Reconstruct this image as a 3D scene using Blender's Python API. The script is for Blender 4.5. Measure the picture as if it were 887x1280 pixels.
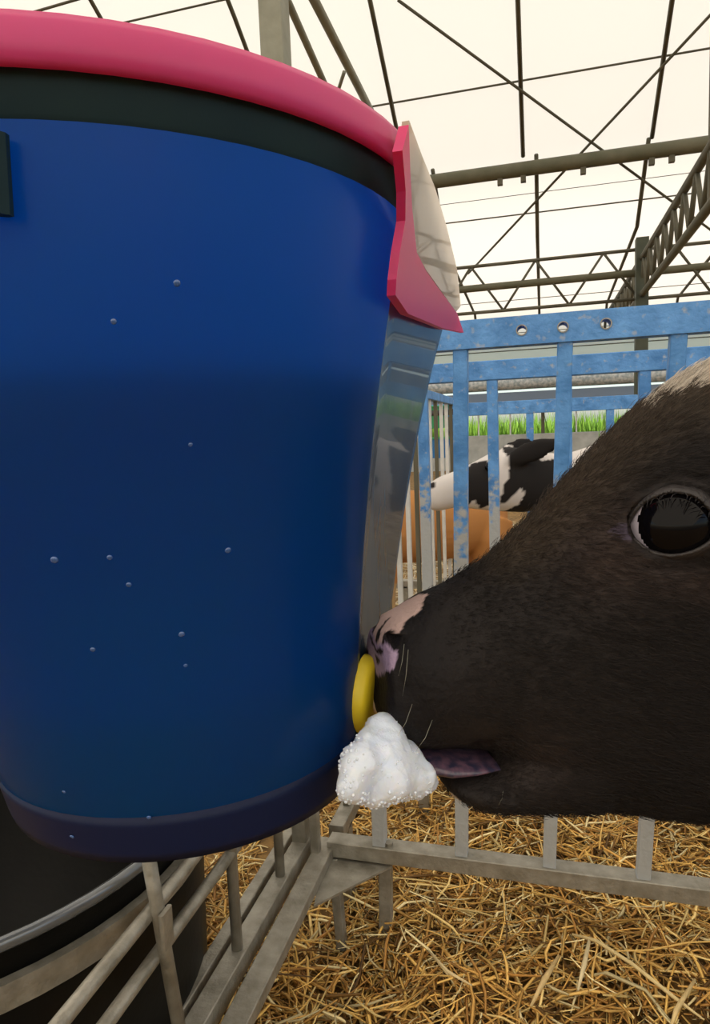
import bpy, bmesh, math, random
import numpy as np
from mathutils import Vector, Matrix, noise
from mathutils.bvhtree import BVHTree
random.seed(7); rng = np.random.default_rng(7)
for o in list(bpy.data.objects): bpy.data.objects.remove(o)
scene = bpy.context.scene; col = scene.collection

# ------------------------------------------------------------ camera
F, CX, CY = 850.0, 443.5, 640.0
yaw, pit, rol = map(math.radians, (15.6, 6.5, 2.3))
f0 = Vector((-math.sin(yaw), math.cos(yaw), 0)); r0 = Vector((math.cos(yaw), math.sin(yaw), 0))
fw = f0*math.cos(pit) + Vector((0, 0, -math.sin(pit))); u0 = r0.cross(fw)
rt = math.cos(rol)*r0 - math.sin(rol)*u0; up = math.sin(rol)*r0 + math.cos(rol)*u0
C = Vector((0, 0, 1.0))
cam = bpy.data.cameras.new('camera'); co = bpy.data.objects.new('camera', cam); col.objects.link(co)
co.matrix_world = Matrix(((rt.x, up.x, -fw.x, C.x), (rt.y, up.y, -fw.y, C.y), (rt.z, up.z, -fw.z, C.z), (0, 0, 0, 1)))
cam.sensor_fit = 'VERTICAL'; cam.sensor_height = 36.0; cam.sensor_width = 24.95
cam.lens = F/1280*36.0; cam.clip_start = .01; cam.clip_end = 300
scene.camera = co
def ray(px, py): return fw + (px-CX)/F*rt + (CY-py)/F*up
def onz(px, py, z): d = ray(px, py); return C + d*((z-C.z)/d.z)
def ony(px, py, y): d = ray(px, py); return C + d*(y/d.y)
def onx(px, py, x): d = ray(px, py); return C + d*(x/d.x)
R_, U_, F_ = (np.array(v) for v in (rt, up, fw))
def projn(P):
    v = P - np.array([0, 0, 1.0]); d = v@F_
    return CX + F*(v@R_)/d, CY - F*(v@U_)/d

# ------------------------------------------------------------ world, sun, exposure
w = bpy.data.worlds.new('sky'); scene.world = w; w.use_nodes = True
nt = w.node_tree; bg = nt.nodes['Background']
sky = nt.nodes.new('ShaderNodeTexSky'); sky.sky_type = 'NISHITA'; sky.sun_disc = False
sky.sun_elevation = math.radians(55); sky.sun_rotation = math.radians(200); sky.dust_density = 2.0
nt.links.new(sky.outputs[0], bg.inputs[0]); bg.inputs[1].default_value = 0.32
sl = bpy.data.lights.new('sun', 'SUN'); sl.energy = 7.5; sl.angle = math.radians(3); sl.color = (1, .95, .86)
so = bpy.data.objects.new('sun', sl); col.objects.link(so)
so.rotation_euler = (math.radians(28), math.radians(12), math.radians(20))
vs = scene.view_settings; vs.view_transform = 'Standard'; vs.look = 'None'; vs.gamma = 1; vs.exposure = -0.32
vs.use_curve_mapping = False

# ------------------------------------------------------------ materials
def mat(name, c, rough=.6, metal=0, noise_amt=0, nscale=20, c2=None, bump=0, bscale=60, trans=None, sss=0, spec=.5, coat=0, stretch=None):
    m = bpy.data.materials.new(name); m.use_nodes = True; n = m.node_tree; L = n.links
    p = n.nodes['Principled BSDF']; out = n.nodes['Material Output']
    p.inputs['Roughness'].default_value = rough; p.inputs['Metallic'].default_value = metal
    p.inputs['Specular IOR Level'].default_value = spec; p.inputs['Coat Weight'].default_value = coat
    p.inputs['Base Color'].default_value = (*c, 1)
    tc = n.nodes.new('ShaderNodeTexCoord'); src = tc.outputs['Object']
    if stretch:
        mp = n.nodes.new('ShaderNodeMapping'); mp.inputs['Scale'].default_value = stretch
        L.new(src, mp.inputs[0]); src = mp.outputs[0]
    if c2:
        t = n.nodes.new('ShaderNodeTexNoise'); t.inputs['Scale'].default_value = nscale; t.inputs['Detail'].default_value = 6
        L.new(src, t.inputs['Vector'])
        r = n.nodes.new('ShaderNodeValToRGB'); r.color_ramp.elements[0].position = .5-noise_amt; r.color_ramp.elements[1].position = .5+noise_amt
        r.color_ramp.elements[0].color = (*c, 1); r.color_ramp.elements[1].color = (*c2, 1)
        L.new(t.outputs[0], r.inputs[0]); L.new(r.outputs[0], p.inputs['Base Color'])
    if bump:
        b = n.nodes.new('ShaderNodeTexNoise'); b.inputs['Scale'].default_value = bscale; b.inputs['Detail'].default_value = 4
        L.new(src, b.inputs['Vector'])
        bm_ = n.nodes.new('ShaderNodeBump'); bm_.inputs['Strength'].default_value = bump; bm_.inputs['Distance'].default_value = .005
        L.new(b.outputs[0], bm_.inputs['Height']); L.new(bm_.outputs[0], p.inputs['Normal'])
    if sss:
        p.inputs['Subsurface Weight'].default_value = sss; p.inputs['Subsurface Scale'].default_value = .02
        p.inputs['Subsurface Radius'].default_value = (1, .8, .6)
    if trans:
        tr = n.nodes.new('ShaderNodeBsdfTranslucent'); tr.inputs[0].default_value = (*trans[0], 1)
        mx = n.nodes.new('ShaderNodeMixShader'); mx.inputs[0].default_value = trans[1]
        L.new(p.outputs[0], mx.inputs[1]); L.new(tr.outputs[0], mx.inputs[2]); L.new(mx.outputs[0], out.inputs[0])
    return m
def vmat(name, attr='tint', rough=.7, bump=0, spec=.3, sheen=0):
    m = bpy.data.materials.new(name); m.use_nodes = True; n = m.node_tree; p = n.nodes['Principled BSDF']
    a = n.nodes.new('ShaderNodeAttribute'); a.attribute_name = attr
    n.links.new(a.outputs['Color'], p.inputs['Base Color']); p.inputs['Roughness'].default_value = rough
    p.inputs['Specular IOR Level'].default_value = spec
    p.inputs['Sheen Weight'].default_value = sheen
    if bump:
        b = n.nodes.new('ShaderNodeTexNoise'); b.inputs['Scale'].default_value = 350; b.inputs['Detail'].default_value = 5
        tc = n.nodes.new('ShaderNodeTexCoord'); n.links.new(tc.outputs['Object'], b.inputs['Vector'])
        q = n.nodes.new('ShaderNodeBump'); q.inputs['Strength'].default_value = bump; q.inputs['Distance'].default_value = .003
        n.links.new(b.outputs[0], q.inputs['Height']); n.links.new(q.outputs[0], p.inputs['Normal'])
    return m
M = {}
M['membrane'] = mat('roof_fabric', (.86, .80, .70), .8, trans=((.95, .85, .68), .62), c2=(.90, .83, .70), noise_amt=.25, nscale=.6)
M['steel_dark'] = mat('weathered_steel', (.085, .08, .055), .7, .2, noise_amt=.2, nscale=4, c2=(.14, .13, .09))
M['steel_green'] = mat('mossy_tube', (.10, .105, .065), .7, .1, noise_amt=.2, nscale=3, c2=(.16, .15, .10))
M['post'] = mat('dull_galvanised', (.22, .22, .17), .6, .3, noise_amt=.2, nscale=6, c2=(.30, .30, .24), bump=.2)
M['galv'] = mat('galvanised', (.22, .205, .165), .48, .45, noise_amt=.18, nscale=35, c2=(.36, .34, .29), bump=.35, bscale=120)
M['concrete'] = mat('concrete', (.33, .34, .33), .9, noise_amt=.25, nscale=5, c2=(.50, .51, .49), bump=.4, bscale=30)
M['ground'] = mat('trodden_bedding', (.10, .055, .015), .95, noise_amt=.2, nscale=25, c2=(.34, .20, .06), bump=1, bscale=80)
M['soil'] = mat('meadow_soil', (.07, .14, .02), .95, noise_amt=.2, nscale=3, c2=(.13, .22, .035))
M['black'] = mat('black_plastic', (.0025, .0025, .0025), .45, noise_amt=.2, nscale=12, c2=(.005, .005, .004), bump=.1, spec=.18)
M['pink'] = mat('pink_plastic', (.84, .05, .20), .36, trans=((.98, .06, .20), .35), noise_amt=.3, nscale=8, c2=(.70, .07, .30))
M['teal'] = mat('dark_teal_collar', (.006, .022, .032), .6, noise_amt=.25, nscale=25, c2=(.010, .030, .036), bump=.1, spec=.2)
M['plate'] = mat('cloudy_clear_plastic', (.62, .56, .48), .22, trans=((.9, .82, .72), .55), noise_amt=.08, nscale=7, c2=(.72, .69, .64), coat=.5)
M['yellow'] = mat('yellow_plastic', (.90, .68, .02), .4, trans=((.9, .6, .02), .2), noise_amt=.3, nscale=30, c2=(.86, .70, .05))
M['milk'] = mat('milk', (.80, .86, .84), .4)
M['rubber'] = mat('red_rubber', (.62, .50, .34), .5)
M['sclera'] = mat('sclera', (.50, .46, .55), .15, coat=1)
M['eye'] = mat('dark_eye', (.003, .0025, .003), .06, spec=.14)
M['lid'] = mat('eyelid_skin', (.010, .008, .008), .5, noise_amt=.2, nscale=150, c2=(.03, .024, .024), bump=.3, bscale=500)
M['tongue'] = mat('tongue', (.13, .070, .105), .35, noise_amt=.12, nscale=260, c2=(.03, .028, .06), coat=.4)
M['hoof'] = mat('hoof', (.05, .04, .03), .6)
M['cord'] = mat('dark_iron', (.05, .05, .05), .6)
M['white_bar'] = mat('whitish_metal', (.55, .56, .55), .5, .2, noise_amt=.2, nscale=30, c2=(.68, .68, .66))
M['bluebucket'] = mat('blue_pail', (.02, .16, .42), .45)
M['greenbucket'] = mat('green_pail', (.03, .30, .12), .45)
def blue_paint(name, fade=False):
    m = mat(name, (.055, .21, .52), .5, 0, noise_amt=.14, nscale=22, c2=(.12, .34, .74), bump=.4, bscale=90)
    n = m.node_tree; L = n.links; p = n.nodes['Principled BSDF']; ramp = p.inputs['Base Color'].links[0].from_socket
    g = n.nodes.new('ShaderNodeNewGeometry'); t = n.nodes.new('ShaderNodeTexNoise'); t.inputs['Scale'].default_value = 75; t.inputs['Detail'].default_value = 8
    L.new(g.outputs['Position'], t.inputs['Vector'])
    s = n.nodes.new('ShaderNodeSeparateXYZ'); L.new(g.outputs['Position'], s.inputs[0])
    mr = n.nodes.new('ShaderNodeMapRange')
    if fade:
        mr.inputs[1].default_value = .95; mr.inputs[2].default_value = .52; mr.inputs[3].default_value = -.12; mr.inputs[4].default_value = .75
    else:
        mr.inputs[3].default_value = -.1; mr.inputs[4].default_value = -.1
    L.new(s.outputs['Z'], mr.inputs[0])
    a = n.nodes.new('ShaderNodeMath'); a.operation = 'ADD'; L.new(mr.outputs[0], a.inputs[0]); L.new(t.outputs[0], a.inputs[1])
    r = n.nodes.new('ShaderNodeValToRGB'); r.color_ramp.elements[0].position = .50; r.color_ramp.elements[1].position = .68
    L.new(a.outputs[0], r.inputs[0])
    mx = n.nodes.new('ShaderNodeMix'); mx.data_type = 'RGBA'; mx.inputs['B'].default_value = (.40, .42, .43, 1)
    L.new(r.outputs[0], mx.inputs['Factor']); L.new(ramp, mx.inputs['A']); L.new(mx.outputs['Result'], p.inputs['Base Color'])
    return m
M['blue'] = blue_paint('blue_paint'); M['blue_fade'] = blue_paint('blue_paint_worn_low', True)

# blue translucent pail wall
def pail_mat():
    m = mat('blue_translucent_plastic', (.004, .055, .19), .30, noise_amt=.3, nscale=9, c2=(.003, .074, .17), trans=((.022, .28, .78), .62), bump=.05, bscale=40, coat=.1, spec=.3)
    return m
M['pail'] = pail_mat()
M['skirt'] = mat('blue_base_plastic', (.004, .012, .05), .4, noise_amt=.3, nscale=9, c2=(.008, .014, .055), trans=((.01, .06, .25), .3), spec=.25)
M['flat'] = mat('blue_wall_glossy', (.02, .055, .12), .27, noise_amt=.16, nscale=30, c2=(.08, .11, .15), trans=((.05, .16, .34), .3), coat=.35, stretch=(1, 1, .25))

# ------------------------------------------------------------ mesh helpers
def link(name, me, m=None, parent=None, smooth=True):
    o = bpy.data.objects.new(name, me); col.objects.link(o)
    if m and not me.materials: me.materials.append(m)
    if smooth:
        me.polygons.foreach_set('use_smooth', [True]*len(me.polygons))
    if parent:
        o.parent = parent; o.matrix_parent_inverse = Matrix.Translation(-Vector(parent.location)) if parent.type == 'EMPTY' else Matrix()
        if parent.type != 'EMPTY' and parent.parent and parent.parent.type == 'EMPTY': o.matrix_parent_inverse = Matrix()
    return o
def tag(o, label=None, cat=None, group=None, kind=None):
    if label: o['label'] = label
    if cat: o['category'] = cat
    if group: o['group'] = group
    if kind: o['kind'] = kind
    return o
def thing(name, loc, label, cat, group=None):
    o = bpy.data.objects.new(name, None); col.objects.link(o); o.location = loc; o.empty_display_size = .05
    bpy.context.view_layer.update()
    return tag(o, label, cat, group)
def pyd(name, V, Fc):
    me = bpy.data.meshes.new(name); me.from_pydata([tuple(v) for v in V], [], [tuple(f) for f in Fc]); me.update(); return me
def bmo(name, bm, m, parent=None, smooth=False):
    me = bpy.data.meshes.new(name); bmesh.ops.recalc_face_normals(bm, faces=bm.faces); bm.to_mesh(me); bm.free()
    return link(name, me, m, parent, smooth)
def frame(d, upv=None):
    d = Vector(d).normalized(); a = Vector(upv) if upv else (Vector((0, 0, 1)) if abs(d.z) < .95 else Vector((1, 0, 0)))
    s = d.cross(a).normalized(); return d, s, s.cross(d).normalized()
def bar(bm, a, b, wd, ht=None, upv=None, bev=.0015):
    a = Vector(a); b = Vector(b); ht = ht or wd; d, s, t = frame(b-a, upv)
    e = min(bev, wd*.3, ht*.3); pts = [(wd/2-e, ht/2), (wd/2, ht/2-e), (wd/2, -ht/2+e), (wd/2-e, -ht/2), (-wd/2+e, -ht/2), (-wd/2, -ht/2+e), (-wd/2, ht/2-e), (-wd/2+e, ht/2)]
    A = [bm.verts.new(a+s*x+t*y) for x, y in pts]; B = [bm.verts.new(b+s*x+t*y) for x, y in pts]
    for i in range(8): bm.faces.new((A[i], A[(i+1) % 8], B[(i+1) % 8], B[i]))
    bm.faces.new(A[::-1]); bm.faces.new(B)
    return bm
def tube(bm, pts, r, n=8, cap=True):
    pts = [Vector(p) for p in pts]; rr = r if isinstance(r, (list, tuple)) else [r]*len(pts); rings = []
    prev = None
    for i, p in enumerate(pts):
        d = (pts[min(i+1, len(pts)-1)]-pts[max(i-1, 0)]).normalized()
        if prev is None: _, s, t = frame(d)
        else:
            s = (prev - d*prev.dot(d)).normalized(); t = s.cross(d)
        prev = s
        rings.append([bm.verts.new(p+(s*math.cos(2*math.pi*k/n)+t*math.sin(2*math.pi*k/n))*rr[i]) for k in range(n)])
    for A, B in zip(rings, rings[1:]):
        for k in range(n): bm.faces.new((A[k], A[(k+1) % n], B[(k+1) % n], B[k]))
    if cap: bm.faces.new(rings[0][::-1]); bm.faces.new(rings[-1])
    return bm
def BARo(name, a, b, wd, m, parent, ht=None, upv=None):
    return bmo(name, bar(bmesh.new(), a, b, wd, ht, upv), m, parent)
def TUBEo(name, pts, r, m, parent=None, n=8):
    return bmo(name, tube(bmesh.new(), pts, r, n), m, parent, True)

# ------------------------------------------------------------ setting: floor, walls, roof
def plane(name, pts, m, parent=None):
    return link(name, pyd(name, pts, [range(len(pts))]), m, parent, False)
bm = bmesh.new()
bmesh.ops.create_grid(bm, x_segments=120, y_segments=100, size=1)
for v in bm.verts:
    v.co.x *= 18; v.co.y = v.co.y*11+5.7
    v.co.z = .02+.03*noise.noise(Vector((v.co.x*.9, v.co.y*.9, 0)))
floor = bmo('floor', bm, M['ground'], None, True); tag(floor, kind='structure')

YW = 16.8
wall = bpy.data.objects.new('wall_back', None); col.objects.link(wall); wall.location = (0, YW, 0); tag(wall, kind='structure'); bpy.context.view_layer.update()
for k in range(-6, 7):
    bm = bmesh.new(); bar(bm, (k*2.5-1.24, YW, .42+.01*random.random()), (k*2.5+1.24, YW, .42), .14, .86, bev=.01)
    bmo('concrete_slab', bm, M['concrete'], wall)
bm = bmesh.new()
bmesh.ops.create_grid(bm, x_segments=60, y_segments=20, size=1)
for v in bm.verts:
    v.co.x *= 34; yy = v.co.y; v.co.y = YW+14+yy*13.6; v.co.z = .25+.9*(yy+1)/2+.12*noise.noise(Vector((v.co.x*.3, v.co.y*.3, 3)))
bmo('meadow_bank', bm, M['soil'], None, True)
bpy.data.objects['meadow_bank']['kind'] = 'structure'; bpy.data.objects['meadow_bank'].name = 'ground_outside'
# grass blades just beyond the wall
V = []; Fc = []; Cc = []
for i in range(9000):
    x = random.uniform(-7, 7); y = YW+.6+random.random()**1.5*7; z = .25+.9*(y-YW)/27
    h = random.uniform(.6, 1.15)*(1 if y < YW+3 else .8); a = random.uniform(0, math.pi); wd = random.uniform(.012, .03); lx, ly = random.uniform(-.2, .2), random.uniform(-.2, .2)
    b = len(V); dx, dy = math.cos(a)*wd, math.sin(a)*wd
    V += [(x-dx, y-dy, z-.1), (x+dx, y+dy, z-.1), (x+dx*.8+lx*.4, y+dy*.8+ly*.4, z+h*.55), (x-dx*.8+lx*.4, y-dy*.8+ly*.4, z+h*.55), (x+lx, y+ly, z+h)]
    Fc += [(b, b+1, b+2, b+3), (b+3, b+2, b+4)]
    g = random.random(); Cc += [(.16+.20*g, .36+.22*g, .03+.05*g, 1)]*5
me = pyd('grass', V, Fc); at = me.color_attributes.new('tint', 'FLOAT_COLOR', 'POINT'); at.data.foreach_set('color', np.array(Cc, 'f').ravel())
g = link('tall_grass', me, vmat('grass_blades'), None, False)
tag(g, 'bright green tall grass growing beyond the concrete wall', 'grass', kind='stuff')

PROF = [(-22, 2.6), (-19, 3.4), (-8, 7.2), (0, 9.2), (4, 8.0), (6.5, 6.85), (8, 6.0), (10, 4.72), (11.1, 3.92), (16.0, 3.66), (16.7, 3.0), (16.85, 2.1)]
def zroof(y):
    for (a, b), (c, d) in zip(PROF, PROF[1:]):
        if a <= y <= c: return b+(d-b)*(y-a)/(c-a)
    return 2.1
def onroof(px, py, off=.08):
    d = ray(px, py); best = None
    for i in range(1, 4000):
        t = i*.006; p = C+d*t
        if p.z >= zroof(p.y)-off: return p
    return C+d*24
V = []; Fc = []; XS = [-20+40*i/20 for i in range(21)]
for j, x in enumerate(XS):
    for (y, z) in PROF: V.append((x, y, z))
n = len(PROF)
for j in range(len(XS)-1):
    for i in range(n-1): Fc.append((j*n+i, j*n+i+1, (j+1)*n+i+1, (j+1)*n+i))
ceil = link('ceiling', pyd('ceiling', V, Fc), M['membrane'], None, True); tag(ceil, kind='structure')

def onarch(x, y0, y1, off=.07):
    ys = sorted(set([y0, y1]+[p[0] for p in PROF if y0 < p[0] < y1])); return [(x, y, zroof(y)-off) for y in ys]
# hoops
xs0 = [onroof(462, 5).x, onroof(647, 5).x, onroof(838, 5).x]
sp = (xs0[2]-xs0[0])/2
for k in range(-9, 6):
    TUBEo('roof_hoop', onarch(xs0[1]+k*sp, 0.2, 10.0), .028, M['steel_dark'], ceil, 6)
x2 = [ony(671, 280, 10.5).x, ony(803, 280, 10.5).x]; sp2 = x2[1]-x2[0]
for k in range(-4, 4):
    TUBEo('roof_hoop', onarch(x2[0]+k*sp2, 10.0, 16.7), .028, M['steel_dark'], ceil, 6)
# big tube purlin
zp = ony(700, 205, 10).z
TUBEo('purlin_tube', [(-16, 10, zp), (16, 10, zp)], .095, M['steel_green'], ceil, 12)
for k in range(-8, 9):
    for xx in (xs0[1]+k*sp, x2[0]+k*sp2*.77+.6):
        BARo('clamp', (xx, 10, zp-.17), (xx, 10, zp+.02), .07, M['steel_dark'], ceil)
# x-direction wires on the roof
for (px, py, r) in ((640, 103, .013), (200, 18, .012), (700, 262, .011), (700, 237, .005), (700, 370, .008), (700, 396, .012), (700, 412, .008), (700, 434, .012), (700, 448, .008)):
    p = onroof(px, py, .05); TUBEo('roof_wire', [(-14, p.y, p.z), (14, p.y, p.z)], r, M['steel_dark'], ceil, 5)
# crossing braces
for (a, b, r) in (((497, 0), (905, 300), .017), ((905, 0), (585, 342), .017), ((135, -12), (-60, 45), .015)):
    TUBEo('cross_brace', [onroof(a[0]+(b[0]-a[0])*k/14, a[1]+(b[1]-a[1])*k/14, .13) for k in range(15)], r, M['steel_dark'], ceil, 6)

# lattice truss across
def truss(name, P0, P1, Q0, Q1, n, r, rw, label, mid=None):
    t = thing(name, (P0+P1)/2, label, 'roof truss')
    TUBEo('top_chord', [P0, P1], r, M['steel_dark'], t, 8); TUBEo('bottom_chord', [Q0, Q1], r, M['steel_dark'], t, 8)
    if mid: TUBEo('tie_tube', mid, r*2.1, M['steel_green'], t, 10)
    for i in range(n):
        a = P0.lerp(P1, i/n); b = Q0.lerp(Q1, (i+.5)/n); c = P0.lerp(P1, (i+1)/n)
        TUBEo('web_bar', [a, b], rw, M['steel_dark'], t, 6); TUBEo('web_bar', [b, c], rw, M['steel_dark'], t, 6)
    return t
YT = 11.1; zt = ony(700, 322, YT).z; zm = ony(700, 350, YT).z; zb = ony(700, 382, YT).z
xa = ony(669, 325, YT).x; s_ = ony(754, 312, YT).x-xa
L0 = xa-12*s_; L1 = xa+8*s_
truss('lattice_truss', Vector((L0, YT, zt)), Vector((L1, YT, zt)), Vector((L0, YT, zb)), Vector((L1, YT, zb)), 20, .026, .02,
      'long dark lattice truss with triangular webs running across the barn above the blue rails', mid=[(L0, YT+.02, zm), (L1, YT+.02, zm)])
XP = 1.398
truss('lattice_truss', Vector((XP, -2.5, 3.20)), Vector((XP, 15.9, 3.42)), Vector((XP, -2.5, 2.79)), Vector((XP, 15.9, 2.87)), 32, .045, .025,
      'dark lattice truss receding away from the right edge towards the slim roof post')
def post(name, p, z1, wd, m, label, group=None):
    t = thing(name, (p[0], p[1], 0), label, 'post', group)
    BARo('shaft', (p[0], p[1], 0), (p[0], p[1], z1), wd, m, t, upv=(0, 1, 0)); BARo('base_plate', (p[0], p[1], 0), (p[0], p[1], .05), wd*1.8, m, t, upv=(0, 1, 0))
post('roof_post', (XP, YT-.15), ony(800, 298, YT-.15).z, .17, mat('dark_green_post', (.045, .055, .04), .6, .2, noise_amt=.2, nscale=5, c2=(.08, .09, .06)), 'slim dark green post carrying the meeting point of the two lattice trusses')
p = ony(343, 30, 5.5)
post('roof_post', (p.x, 5.5), 7.25, .19, M['post'], 'broad grey galvanised post rising to the roof behind the pink bucket rim')
p = onroof(888, 185)
BARo('hanger_bar', (XP+.02, 6.75, 2.83), (XP+.02, 6.75, zroof(6.75)-.05), .06, M['steel_dark'], bpy.data.objects['lattice_truss.001'])
# diagonal braces beside the grey post
gp = bpy.data.objects['roof_post.001']
TUBEo('diagonal_brace', [ony(343, -35, 5.5), ony(462, 232, 10)], .036, M['post'], gp, 8)
TUBEo('diagonal_brace', [ony(362, -60, 5.6), onroof(488, 188, .1)], .046, M['post'], gp, 8)
TUBEo('diagonal_brace', [ony(430, 90, 7.2), ony(417, 130, 7.6)], .02, M['post'], gp, 8)

# side opening: gutter beams, rolled curtain, net posts
z1 = ony(650, 478, YW-.3).z; z2 = ony(650, 489, YW-.3).z; z3 = ony(650, 499, YW-.3).z
t = thing('rolled_curtain', (0, YW-.3, z1), 'grey rolled side curtain with beams above the green opening', 'curtain')
TUBEo('roll', [(-14, YW-.3, z1+.02), (-7, YW-.3, z1-.03), (0, YW-.3, z1), (7, YW-.3, z1-.02), (14, YW-.3, z1)], .16, mat('grey_tarpaulin', (.30, .36, .40), .6, noise_amt=.1, nscale=14, c2=(.55, .58, .60), bump=1, bscale=20), t, 12)
BARo('lower_beam', (-14, YW-.3, z3), (14, YW-.3, z3), .12, mat('blue_grey_beam', (.16, .22, .32), .6), t, ht=.34)
BARo('upper_beam', (-14, YW-.1, z1+.35), (14, YW-.1, z1+.35), .12, M['galv'], t, ht=.16)
for k in range(-9, 10):
    BARo('net_post', (k*.75, YW, .8), (k*.75, YW, z3), .035 if k % 3 else .08, M['white_bar'] if k % 3 else M['steel_dark'], wall)

# ------------------------------------------------------------ straw
def straws(N, xr, yr, lmin, lmax, wmin, wmax, zfun, pal, seg=3, ycl=1.0):
    u = rng.random(N); x = xr[0]+(xr[1]-xr[0])*rng.random(N); y = yr[0]+(yr[1]-yr[0])*u**ycl
    Ln = rng.uniform(lmin, lmax, N)*rng.uniform(.4, 1, N); W = rng.uniform(wmin, wmax, N); A = rng.uniform(0, 2*np.pi, N)
    T = rng.normal(0, .22, N); B = rng.normal(0, .12, N); z = zfun(x, y)+rng.uniform(-.02, .02, N)
    dirs = np.stack([np.cos(A)*np.cos(T), np.sin(A)*np.cos(T), np.sin(T)], 1); side = np.stack([-np.sin(A), np.cos(A), rng.normal(0, .4, N)], 1)
    side /= np.linalg.norm(side, axis=1)[:, None]; upn = np.cross(dirs, side)
    P = np.stack([x, y, z], 1); V = np.zeros((N, (seg+1)*3, 3), 'f')
    for k in range(seg+1):
        t = k/seg-.5; c = P+dirs*(Ln*t)[:, None]+side*(B*Ln*(t*t*4-.5))[:, None]+upn*(Ln*.08*(rng.random(N)-.5))[:, None]
        wk = W*(1 if 0 < k < seg else .7)
        for j, (s, q) in enumerate(((-.5, 0), (.5, 0), (0, .35))): V[:, k*3+j] = c+side*(wk*s)[:, None]+upn*(wk*q)[:, None]
    fl = []
    for k in range(seg):
        for j in range(3): a = k*3+j; b = k*3+(j+1) % 3; fl.append((a, b, b+3, a+3))
    fl = np.array(fl); FA = (fl[None]+(np.arange(N)*(seg+1)*3)[:, None, None]).reshape(-1, 4)
    me = bpy.data.meshes.new('straw'); nv = N*(seg+1)*3; nf = len(FA)
    me.vertices.add(nv); me.vertices.foreach_set('co', V.ravel()); me.loops.add(nf*4); me.loops.foreach_set('vertex_index', FA.ravel().astype('i'))
    me.polygons.add(nf); me.polygons.foreach_set('loop_start', np.arange(nf, dtype='i')*4); me.polygons.foreach_set('loop_total', np.full(nf, 4, 'i')); me.update(calc_edges=True)
    pal = np.array(pal); c = pal[rng.integers(0, len(pal), N)]*rng.uniform(.55, 1.2, N)[:, None]
    cc = np.ones((N, (seg+1)*3, 4), 'f'); cc[:, :, :3] = c[:, None]
    at = me.color_attributes.new('tint', 'FLOAT_COLOR', 'POINT'); at.data.foreach_set('color', cc.ravel())
    return me
PAL = [(.92, .58, .17), (.98, .72, .28), (.72, .40, .10), (1.0, .84, .45), (.50, .25, .06), (.90, .56, .15), (.18, .09, .02), (.60, .33, .08)]
def zs(x, y): return .055+.035*np.sin(x*5+1.3)*np.cos(y*4.3)+.02*np.sin(x*13+y*9)
M['straw'] = vmat('straw_stalks', rough=.55, spec=.35)
o = link('straw_bedding', straws(34000, (-.75, 1.5), (.55, 2.6), .05, .20, .0022, .0068, zs, PAL, ycl=1.15), M['straw'], None, False)
tag(o, 'golden loose straw bedding heaped below and behind the grey fence', 'straw', kind='stuff')
o = link('straw_bedding', straws(16000, (-2.5, 3), (2.5, 7), .06, .22, .004, .010, lambda x, y: .05+0*x, [(.70, .58, .36), (.62, .47, .24), (.75, .66, .48)], seg=2), M['straw'], None, False)
tag(o, 'paler straw bedding on the floor among the calves further back', 'straw', kind='stuff')
# large single stalks
def stalk(pxs, z, wd, label, colr):
    pts = [onz(px, py, z+dz) for px, py, dz in pxs]; bm = bmesh.new(); tube(bm, pts, [wd*.6]+[wd]*(len(pts)-2)+[wd*.4], 6)
    for v in bm.verts: pass
    o = bmo('straw_stalk', bm, mat('stalk', colr, .5, noise_amt=.2, nscale=60, c2=tuple(c*.8 for c in colr)), None, True); tag(o, label, 'straw stalk', 'large stalks lying on the straw')
stalk([(715, 1168, .0), (745, 1176, .01), (790, 1205, .012), (840, 1245, .01), (880, 1275, .0)], .105, .0032, 'long pale curved straw stalk arching towards the bottom right corner', (.78, .60, .28))
stalk([(698, 1195, .0), (680, 1225, .01), (663, 1258, .0)], .11, .0048, 'short thick pale straw piece standing right of the bottom centre', (.70, .50, .22))
stalk([(737, 1172, .0), (730, 1205, .012), (722, 1238, .0)], .11, .0042, 'short pale straw piece just under the head of the long curved stalk', (.80, .66, .38))
stalk([(535, 1188, .0), (560, 1215, .01), (590, 1232, .0)], .105, .003, 'pale bent straw stalk lying in front of the fence foot', (.75, .58, .3))
stalk([(868, 1225, .0), (845, 1262, .01), (838, 1285, .0)], .11, .004, 'broad pale straw piece close to the right edge at the bottom', (.76, .56, .25))

# ------------------------------------------------------------ fences
def panel(name, loc, label):
    return thing(name, loc, label, 'fence panel')
# front panel: leaning a little
YB, YTp = 1.16, 1.07
bx = [-.301+.1527*k for k in range(-0, 9)]
fp = panel('fence_panel', (.3, YB, 0), 'nearest fence panel behind the feeding calf, blue holed top rail, grey bottom rail')
zb_ = .222; 
pts_t = [ony(549, 424, YTp), ony(703, 410, YTp), ony(887, 395, YTp)]
ztp = sum(p.z for p in pts_t)/3
xl = ony(549, 424, YTp).x-.16
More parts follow.
